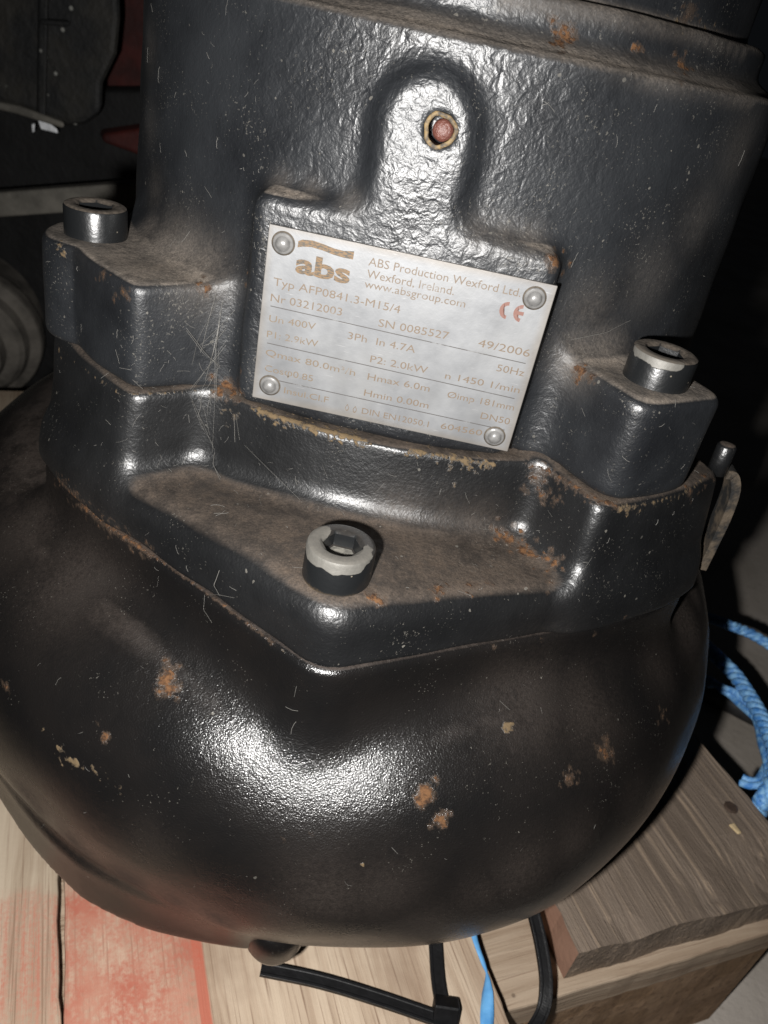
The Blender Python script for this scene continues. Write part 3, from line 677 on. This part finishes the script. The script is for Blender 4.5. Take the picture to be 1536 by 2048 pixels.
ROWS = [
    ('ABS Production Wexford Ltd.', (580, 247), (1265, 390), 2.0, 'ink_dark', 0.012),
    ('Wexford, Ireland.', (572, 302), (965, 382), 2.0, 'ink_dark', 0.012),
    ('www.absgroup.com', (562, 346), (1015, 438), 1.9, 'ink_dark', 0.012),
    ('Typ AFP0841.3-M15/4', (152, 336), (722, 464), 1.95, 'ink_mid', 0.0),
    ('Nr 03212003', (140, 408), (460, 475), 1.95, 'ink_mid', 0.0),
    ('SN 0085527', (625, 522), (940, 582), 1.95, 'ink_mid', 0.008),
    ('49/2006', (1073, 612), (1305, 661), 1.95, 'ink_mid', 0.008),
    ('Un 400V', (133, 500), (342, 538), 1.75, 'ink_faint', 0.0),
    ('3Ph  In 4.7A', (487, 578), (790, 642), 1.85, 'ink_mid', 0.0),
    ('50Hz', (1157, 723), (1280, 748), 1.85, 'ink_mid', 0.006),
    ('P1: 2.9kW', (123, 570), (353, 616), 1.75, 'ink_faint', 0.0),
    ('P2: 2.0kW', (588, 683), (845, 736), 1.85, 'ink_mid', 0.006),
    ('n 1450 1/min', (925, 757), (1260, 824), 1.75, 'ink_mid', 0.0),
    ('Qmax 80.0m\u00b3/h', (117, 652), (520, 746), 1.75, 'ink_faint', 0.0),
    ('Hmax 6.0m', (576, 762), (855, 817), 1.8, 'ink_mid', 0.0),
    ('\u00d8imp 181mm', (935, 842), (1235, 902), 1.75, 'ink_mid', 0.0),
    ('Cos\u03c60.85', (112, 722), (330, 772), 1.75, 'ink_faint', 0.0),
    ('Hmin 0.00m', (560, 834), (850, 893), 1.8, 'ink_mid', 0.0),
    ('DN50', (1085, 937), (1215, 966), 1.8, 'ink_mid', 0.0),
    ('Insul.Cl.F', (200, 823), (400, 868), 1.7, 'ink_faint', 0.0),
    ('DIN EN12050.1', (550, 915), (850, 977), 1.7, 'ink_mid', 0.0),
    ('604560', (905, 982), (1090, 1016), 1.7, 'ink_mid', 0.0),
]
for body, a, b, cap, mt, bold in ROWS: lettering(body, Z(*a), Z(*b), cap, MAT[mt], bold=0.0)
def flat(name, pts, mat, y=TXT_Y):
    """flat print: outline (u, v) in mm"""
    me = bpy.data.meshes.new(name); bm = bmesh.new(); vs = [bm.verts.new((u_*MM, y*MM, v_*MM)) for u_, v_ in pts]; bm.faces.new(vs)
    bmesh.ops.triangulate(bm, faces=bm.faces); bmesh.ops.recalc_face_normals(bm, faces=bm.faces); bm.to_mesh(me); bm.free(); me.materials.append(mat)
    o = bpy.data.objects.new(name, me); return link(o, parent=plate)
for a, b in (((140, 430), (1290, 690)), ((125, 597), (1240, 848)), ((165, 765), (1195, 990))):
    (u0, v0), (u1, v1) = Z(*a), Z(*b); flat('rule_line', [(u0, v0-.11), (u1, v1-.11), (u1, v1+.11), (u0, v0+.11)], MAT['ink_line'])
# logo: three bold letters under a swoosh
lettering('abs', Z(250, 275), Z(494, 330), 4.6, MAT['ink_logo'], 'logo_letters', bold=0.035)
top = [Z(*q) for q in ((266, 138), (285, 131), (330, 135), (380, 152), (430, 172), (470, 182), (518, 184))]; bot = [Z(*q) for q in ((512, 221), (470, 213), (425, 200), (375, 180), (325, 165), (285, 163), (262, 166))]
flat('logo_swoosh', top+bot, MAT['ink_logo'])
# conformity mark: two open rings
def arc_c(cu, cv, R, wd, a0, a1, bar):
    n = 26; A = np.linspace(a0, a1, n); pts = [(cu+R*math.cos(a), cv+R*math.sin(a)) for a in A] + [(cu+(R-wd)*math.cos(a), cv+(R-wd)*math.sin(a)) for a in A[::-1]]
    flat('conformity_mark', pts, MAT['ink_red'])
    if bar: flat('conformity_mark', [(cu-R+wd*.5, cv-wd/2), (cu+R*.15, cv-wd/2), (cu+R*.15, cv+wd/2), (cu-R+wd*.5, cv+wd/2)], MAT['ink_red'], TXT_Y-0.02)
for (zx, zy), bar in (((1212, 452), False), ((1275, 466), True)):
    cu_, cv_ = Z(zx, zy); arc_c(cu_, cv_, 2.05, 0.85, math.radians(95), math.radians(265), bar)
# two small drop marks before the standard's number
for zx, zy in ((485, 888), (520, 897)):
    u0, v0 = Z(zx, zy)
    A = np.linspace(0, 2*math.pi, 22, endpoint=False)
    f = lambda s: [(u0+s*0.5*math.sin(a)*(1-0.75*max(0, math.cos(a))), v0+s*0.95*math.cos(a)) for a in A]
    o_, i_ = f(1.0), f(0.66); V = [(a, TXT_Y, b) for a, b in o_+i_]; n = len(A)
    me = mesh_py('drop_mark', V, [(j, (j+1) % n, n+(j+1) % n, n+j) for j in range(n)], MAT['ink_mid']); o = bpy.data.objects.new('drop_mark', me); link(o, parent=plate)

# ------------------------------------------------------------------ cable ties, ribbon, rope, cable
MAT['nylon'] = simple('black_nylon', (0.0045, 0.0045, 0.005), 0.45, 0, 300, 0.3, 900, 0.25, 0.0004, spec=0.3)
def ridged(name, path, wdt, thk, up, parent):
    pr = [(-wdt/2, -thk/2), (wdt/2, -thk/2), (wdt/2, thk/2), (wdt*0.30, thk/2), (wdt*0.27, thk/2*0.8), (-wdt*0.27, thk/2*0.8), (-wdt*0.30, thk/2), (-wdt/2, thk/2)]
    V, Fc = sweep(path, pr, up=up); o = bpy.data.objects.new(name, mesh_py(name, V, Fc, MAT['nylon'])); link(o, parent=parent)
    o.location = -parent.location; add_bevel(o, 0.3, 2); return o
zt = DECK+3
tie = empty('cable_tie', on_z(905, 2040, DECK), label='black nylon cable tie with looped strap lying on the pallet below the pump', cat='cable tie')
cdir = -ray(850, 1990)
tup = cdir + _u*0.75 + _r*0.25; tup /= np.linalg.norm(tup)
ridged('strap_tail', smooth_path([on_z(522, 1937, DECK+9), on_z(640, 1962, DECK+8), on_z(760, 1998, DECK+6.5), on_z(905, 2048, DECK+5)], 10), 4.6, 1.5, tup, tie)
ridged('strap_band', smooth_path([on_z(862, 1800, DECK+8), on_z(870, 1880, DECK+5), on_z(876, 1960, DECK+4), on_z(888, 2030, DECK+4), on_z(900, 2100, DECK+4)], 10), 4.7, 1.4, tup, tie)
ridged('strap_loop', smooth_path([on_z(1050, 1770, DECK+14), on_z(1068, 1830, DECK+12), on_z(1084, 1900, DECK+9), on_z(1092, 1970, DECK+6), on_z(1082, 2030, DECK+3), on_z(1040, 2085, DECK+2), on_z(960, 2120, DECK+2)], 10), 4.4, 2.2, tup, tie)
hc = on_z(890, 2030, DECK+5)
V = []; 
hx = _r*math.cos(0.15)-_u*math.sin(0.15); hy = _u*math.cos(0.15)+_r*math.sin(0.15); hz = -_f
for a in (-1, 1):
    for b in (-1, 1):
        for c in (-1, 1): V.append(hc + hx*a*4.2 + hy*b*4.6 + hz*c*3.2)
hd = bpy.data.objects.new('locking_head', mesh_py('locking_head', V, [(0, 1, 3, 2), (4, 6, 7, 5), (0, 4, 5, 1), (2, 3, 7, 6), (0, 2, 6, 4), (1, 5, 7, 3)], MAT['nylon'])); link(hd, parent=tie); hd.location = -tie.location; add_bevel(hd, 0.7, 3)

k = NT('blue_plastic'); MAT['blue'] = k.fin(k.mix(k.noise(160, 3, 0.6, vec=k.coord((1, 1, 1))), (0.035, 0.17, 0.42), (0.16, 0.40, 0.66)), 0.42, 0, k.bump(k.noise(500, 3), 0.3, 0.0006))
k = NT('blue_rope_fibre'); MAT['rope'] = k.fin(k.mix(k.mr(k.noise(260, 4, 0.7), 0.35, 0.65), (0.05, 0.21, 0.55), (0.25, 0.50, 0.78)), 0.5, 0, k.bump(k.noise(1400, 3), 0.5, 0.0008))
# flat ribbon caught in the crack between two planks, twisted once
rp = smooth_path([on_z(940, 1840, DECK+1.5), on_z(952, 1885, DECK+1.5), on_z(966, 1925, DECK+1.0), on_z(974, 1950, DECK+1.2), on_z(975, 1985, DECK+1.8), on_z(974, 2030, DECK+2), on_z(972, 2090, DECK+2)], 8)
wid = np.interp(np.arange(len(rp)), [0, 8, 16, 23, 32, 40, len(rp)], [1.2, 1.1, 0.8, 0.35, 2.0, 2.3, 2.2])
T = np.gradient(rp, axis=0); T /= np.linalg.norm(T, axis=1, keepdims=True); V = []; Fc = []
for i in range(len(rp)):
    S_ = np.cross(T[i], cdir); S_ /= np.linalg.norm(S_); N_ = np.cross(S_, T[i]); tw = 0.5*math.sin(i*0.16); S2 = S_*math.cos(tw)+N_*math.sin(tw); N2 = np.cross(S2, T[i])
    for q in (-1, -.33, .33, 1):
        V.append(rp[i]+S2*wid[i]*q+N2*(0.12+0.25*(1-q*q)))
    for q in (1, .33, -.33, -1): V.append(rp[i]+S2*wid[i]*q+N2*(-0.06+0.25*(1-q*q)))
for i in range(len(rp)-1):
    for j in range(8): Fc.append((i*8+j, i*8+(j+1) % 8, (i+1)*8+(j+1) % 8, (i+1)*8+j))
o = bpy.data.objects.new('blue_ribbon', mesh_py('blue_ribbon', V, Fc, MAT['blue'], True)); link(o, label='thin blue plastic twine lying beside the cable tie on the pale plank', cat='twine')

def rope(name, pts, R, pitch, label, strands=3, n=16):
    P = smooth_path(pts, n); L = np.concatenate([[0], np.cumsum(np.linalg.norm(np.diff(P, axis=0), axis=1))])
    m = int(L[-1]/0.8); P = np.stack([np.interp(np.linspace(0, L[-1], m), L, P[:, i]) for i in range(3)], 1)
    T = np.gradient(P, axis=0); T /= np.linalg.norm(T, axis=1, keepdims=True); U = np.array([0.2, 0.1, 0.97]); S = np.cross(T, U); S /= np.linalg.norm(S, axis=1, keepdims=True); N = np.cross(S, T)
    root = empty(name, P[-1], label=label, cat='rope', group='blue rope strands beside the pallet')
    s = np.linspace(0, L[-1], m)
    for q in range(strands):
        a = 2*math.pi*(s/pitch+q/strands); path = P + (S*np.cos(a)[:, None]+N*np.sin(a)[:, None])*R*0.52
        V, Fc = sweep(path, circ(R*0.56, 9)); o = bpy.data.objects.new('strand', mesh_py('strand', V, Fc, MAT['rope'], True)); link(o, parent=root); o.location = -root.location
    return root
# stiff rope arching up from the floor behind the pump, beyond the right-hand edge of the pallet
rope('blue_rope', [on_z(1372, 1222, FLOOR+4), on_z(1415, 1234, -240), on_z(1452, 1248, -200), on_z(1480, 1258, -200), on_z(1510, 1272, -202), on_z(1560, 1305, -205), on_z(1640, 1370, -222), on_z(1760, 1480, FLOOR+4)], 3.0, 14, 'single blue twisted rope crossing the concrete floor beside the pump casing')
rope('blue_rope', [on_z(1365, 1250, FLOOR+4), on_z(1405, 1285, -245), on_z(1442, 1322, -212), on_z(1470, 1350, -209), on_z(1500, 1395, -206), on_z(1525, 1440, -203), on_z(1550, 1500, -200), on_z(1548, 1560, -200), on_z(1524, 1602, -206), on_z(1512, 1640, -222)], 4.0, 16, 'pale frayed end of blue twisted rope hanging at the dark plank edge')
rope('blue_rope', [on_z(1362, 1330, FLOOR+4), on_z(1400, 1354, -245), on_z(1437, 1374, -214), on_z(1465, 1388, -212), on_z(1498, 1422, -210), on_z(1522, 1462, -208), on_z(1532, 1510, -206), on_z(1524, 1560, -205), on_z(1500, 1566, -206), on_z(1482, 1560, -207)], 3.2, 60, 'smooth darker blue rope end curled against the dark plank edge', 2)
MAT['cable'] = simple('black_cable_rubber', (0.02, 0.02, 0.021), 0.6, 0, 200, 0.4, 500, 0.3, 0.0005)
V, Fc = sweep(smooth_path([on_z(1330, 1350, FLOOR+8), on_z(1420, 1385, FLOOR+8), on_z(1500, 1425, FLOOR+8), on_z(1640, 1500, FLOOR+8), on_z(1800, 1640, FLOOR+8)], 10), circ(8, 20))
o = bpy.data.objects.new('power_cable', mesh_py('power_cable', V, Fc, MAT['cable'], True)); link(o, label='thick black power cable lying on the concrete floor under the blue rope', cat='cable')

# ------------------------------------------------------------------ background things, left of the pump
def prism(name, px, Y, depth, mat, bev=3.0, dz=0.0, dx=-0.55):
    P = [on_y(x, y, Y) for x, y in px]; n = len(P)
    for p in P: p[2] = max(p[2], FLOOR+0.5)
    V = P + [p+np.array([depth*dx, depth, dz]) for p in P]
    Fc = [tuple(range(n)), tuple(range(n, 2*n))[::-1]] + [(i, n+i, n+(i+1) % n, (i+1) % n) for i in range(n)]
    me = mesh_py(name, V, Fc, mat); bm = bmesh.new(); bm.from_mesh(me); bmesh.ops.recalc_face_normals(bm, faces=bm.faces); bm.to_mesh(me); bm.free()
    o = bpy.data.objects.new(name, me)
    if bev: add_bevel(o, bev, 3)
    return o
k = NT('oily_black_casting'); v = k.voro(160); rr = k.n('ShaderNodeSeparateColor'); k.t.links.new(v.outputs['Color'], rr.inputs[0])
spk = k.ma('MULTIPLY', k.mr(v.outputs['Distance'], 0.12, 0.3, 1, 0), k.mr(rr.outputs[0], 0.90, 0.93))
MAT['black_bg'] = k.fin(k.mix(spk, k.mix(k.mr(k.noise(30, 4), 0.4, 0.7), (0.006, 0.0065, 0.007), (0.022, 0.02, 0.016)), (0.25, 0.25, 0.23)), 0.7, 0, k.bump(k.noise(90, 4), 0.5, 0.004))
MAT['shade_bg'] = simple('black_underside_shade', (0.006, 0.006, 0.0062), 0.8, 0, 25, 0.5, 60, 0.6, 0.004)  # near-black colour standing for the shade under the machine housing
MAT['red_bg'] = simple('dull_red_paint', (0.05, 0.006, 0.004), 0.7, 0, 40, 0.4, 80, 0.4, 0.002)
MAT['grey_bar'] = simple('dusty_grey_steel', (0.12, 0.112, 0.096), 0.75, 0, 40, 0.4, 200, 0.4, 0.001)
MAT['grey_cast'] = simple('dusty_grey_casting', (0.105, 0.095, 0.082), 0.85, 0, 35, 0.5, 160, 0.5, 0.0015)
MAT['white_glint'] = simple('white_plastic', (0.85, 0.87, 0.9), 0.35, 0, 300, 0.1, 120, 0.8, 0.003)

o = prism('machine_housing', [(-160, -120), (238, -120), (243, 40), (236, 110), (208, 168), (206, 228), (172, 252), (140, 256), (70, 232), (-20, 205), (-160, 190)], 330, 170, MAT['black_bg'], 6)
mh = link(o, label='oily black machine housing with pale specks in the dark behind the pump', cat='machine')
rib = prism('rib', [(78, -120), (100, -120), (92, 240), (74, 234)], 322, 10, MAT['black_bg'], 2); link(rib, parent=mh)
rib = prism('rib', [(80, 38), (140, 42), (140, 54), (80, 50)], 318, 8, MAT['black_bg'], 2); link(rib, parent=mh)
lip = prism('lip', [(-30, 200), (40, 212), (130, 246), (128, 258), (30, 228), (-30, 214)], 320, 12, MAT['grey_bar'], 2); link(lip, parent=mh)
for pts in (((76, 240), (84, 236), (98, 246), (114, 258), (116, 267), (100, 263), (82, 258)), ((63, 249), (70, 247), (69, 263), (65, 266))):
    t_ = prism('white_tag', list(pts), 336, 3, MAT['white_glint'], 0.5); link(t_, parent=mh)
lp = prism('shade_sheet', [(-170, 180), (300, 180), (300, 1100), (-170, 1100)], 405, 60, MAT['shade_bg'], 4, dx=0.0); link(lp, parent=mh)  # added dark sheet: the housing's underside shadow as a solid shape
o = prism('red_casing', [(120, -140), (330, -140), (330, 1100), (120, 1100)], 475, 120, MAT['red_bg'], 8); link(o, label='dull red machine casing showing between the black housing and the pump', cat='casing')
o = prism('red_casing', [(205, 268), (330, 250), (330, 330), (270, 308), (205, 285)], 384, 20, MAT['red_bg'], 6); link(o, label='low dull red ledge just above the grey steel rail behind the pump', cat='casing')
A, B = on_y(-160, 418, 300), on_y(420, 376, 300)
fr = empty('steel_frame', (A[0], A[1], FLOOR), label='dusty grey steel rail running level behind the cap screw of the wide lug', cat='rail')
SQ = [(-9, -8.5), (9, -8.5), (9, 8.5), (-9, 8.5)]
for nm, pth, up_v in (('rail', np.array([A, A*.5+B*.5, B]), (0, 0, 1.0)),) + tuple(('post', np.array([[p[0], p[1], FLOOR+0.5], [p[0], p[1], (FLOOR+p[2])/2], [p[0], p[1], p[2]-8.6]]), (0, 1.0, 0)) for p in (A+(B-A)*.03, B-(B-A)*.03)):
    o = bpy.data.objects.new(nm, mesh_py(nm, *sweep(pth, SQ, up=np.array(up_v)), MAT['grey_bar'])); add_bevel(o, 2, 3); link(o, parent=fr); o.location = -fr.location
# dusty motor casing lying on the floor, round end towards the camera
c0 = on_y(-75, 690, 330); Rb = 62.0; c0[2] = max(c0[2], FLOOR+Rb)
rings = [(20, -20), (34, -20), (36, -6), (46, -4), (50, 0), (52, 12), (61, 14), (62, 18), (62, 30), (56, 34), (56, 110), (50, 118)]
V, Fc = lathe_rings(rings, 48)
mc = empty('motor_casing', (c0[0], c0[1], FLOOR), label='dusty grey round motor casing lying on the floor behind the wide lug', cat='motor casing')
o = bpy.data.objects.new('casing_body', mesh_py('casing_body', V, Fc, MAT['grey_cast'], False)); link(o, parent=mc); o.location = (0, 0, (c0[2]-FLOOR)*MM); o.rotation_euler = (-math.pi/2+0.06, 0, -0.35); add_bevel(o, 1.2, 2); o.rotation_euler = (math.pi*1.5+0.05, 0, 0.3)

# ------------------------------------------------------------------ cobweb and lint caught on the pump
def hairs(name, specs, mat, label, cat, parent=None):
    V = []; Fc = []
    for P, r in specs:
        v, f = sweep(P, circ(r, 4), up=np.array([0.31, 0.52, 0.79])); b = len(V); V += v; Fc += [tuple(b+i for i in q) for q in f]
    o = bpy.data.objects.new(name, mesh_py(name, V, Fc, mat)); link(o, label=label, cat=cat, kind='stuff'); return o
k = NT('pale_fibre'); MAT['fibre'] = k.fin((0.12, 0.115, 0.105), 0.7)
px = []
for (x0, y0, x1, y1, n) in ((230, 600, 480, 950, 80), (90, 500, 260, 900, 20), (440, 900, 1000, 1060, 45), (260, 940, 620, 1200, 30), (780, 1040, 1180, 1200, 25), (1040, 760, 1420, 1150, 40), (290, 10, 520, 500, 45), (950, 150, 1500, 560, 35), (60, 1300, 1300, 1800, 40)):
    px += [(random.uniform(x0, x1), random.uniform(y0, y1)) for _ in range(int(n*0.6))]
H, ok = trace(px); G = grad(H); specs = []
for h, g_, o_ in zip(H, G, ok):
    if not o_: continue
    t = np.cross(g_, rng.normal(size=3)); t /= np.linalg.norm(t); s = np.cross(g_, t)
    L = random.choice((0.8, 1.2, 1.6, 2.4, 3.6)); bend = random.uniform(-.5, .5)
    P = np.array([h+g_*(0.12+0.25*math.sin(q*math.pi)*random.random())+t*L*(q-.5)+s*bend*L*(q-.5)**2 for q in np.linspace(0, 1, 6)])
    specs.append((P, random.choice((0.02, 0.03, 0.04))))
hairs('lint', specs, MAT['fibre'], 'short pale lint fibres clinging to the black pump housing', 'lint')
# cobweb threads from the wide lug to the nameplate pad and down to the flange
pairs = [((440, 590), (375, 770)), ((445, 600), (430, 800)), ((452, 690), (380, 780)), ((372, 660), (440, 730)), ((440, 730), (395, 800)), ((475, 780), (480, 880)), ((380, 790), (430, 900)), ((390, 780), (420, 870)), ((430, 905), (440, 960)), ((440, 640), (410, 760)), ((450, 650), (400, 700)), ((425, 780), (415, 830)),
         ((438, 700), (425, 905)), ((470, 620), (400, 690)), ((410, 1190), (425, 1245)), ((420, 1190), (470, 1195)), ((440, 1190), (440, 1140)), ((490, 890), (600, 1000)), ((1140, 680), (1260, 640)), ((240, 735), (285, 745)), ((360, 585), (370, 615)), ((440, 650), (415, 690))]
Hs, _ = trace([p for pr in pairs for p in pr]); Gs = grad(Hs); specs = []
for i in range(len(pairs)):
    a, b = Hs[2*i]+Gs[2*i]*0.2, Hs[2*i+1]+Gs[2*i+1]*0.2
    for rep in range(1 if i > 11 else 2):
        off = rng.normal(size=3)*0.9*rep; mid = (a+b)/2 + (Gs[2*i]+Gs[2*i+1])*random.uniform(0.4, 1.6) + rng.normal(size=3)*0.5
        specs.append((smooth_path([a+off, (a*.6+mid*.9)/1.5+off*.5, mid, (b*.6+mid*.9)/1.5-off*.4, b-off], 4), random.choice((0.025, 0.035, 0.045))))
hairs('cobweb', specs, MAT['fibre'], 'torn cobweb threads stretched between the wide lug and the nameplate pad', 'cobweb')
# loose wood chip on the dark plank
P = on_z(1471, 1658, DECK+2.2)
V = [P+DD*a*2.6+EE*b*(1.1-0.3*a)+np.array([0, 0, c*0.6+0.3*a]) for a in (-1, 1) for b in (-1, 1) for c in (-1, 1)]
o = bpy.data.objects.new('wood_chip', mesh_py('wood_chip', V, [(0, 1, 3, 2), (4, 6, 7, 5), (0, 4, 5, 1), (2, 3, 7, 6), (0, 2, 6, 4), (1, 5, 7, 3)], simple('pale_chip', (0.55, 0.42, 0.24), 0.8, 0, 200, 0.2))); add_bevel(o, 0.3, 2)
link(o, label='tiny pale wood chip lying on the dark weathered plank', cat='wood chip')
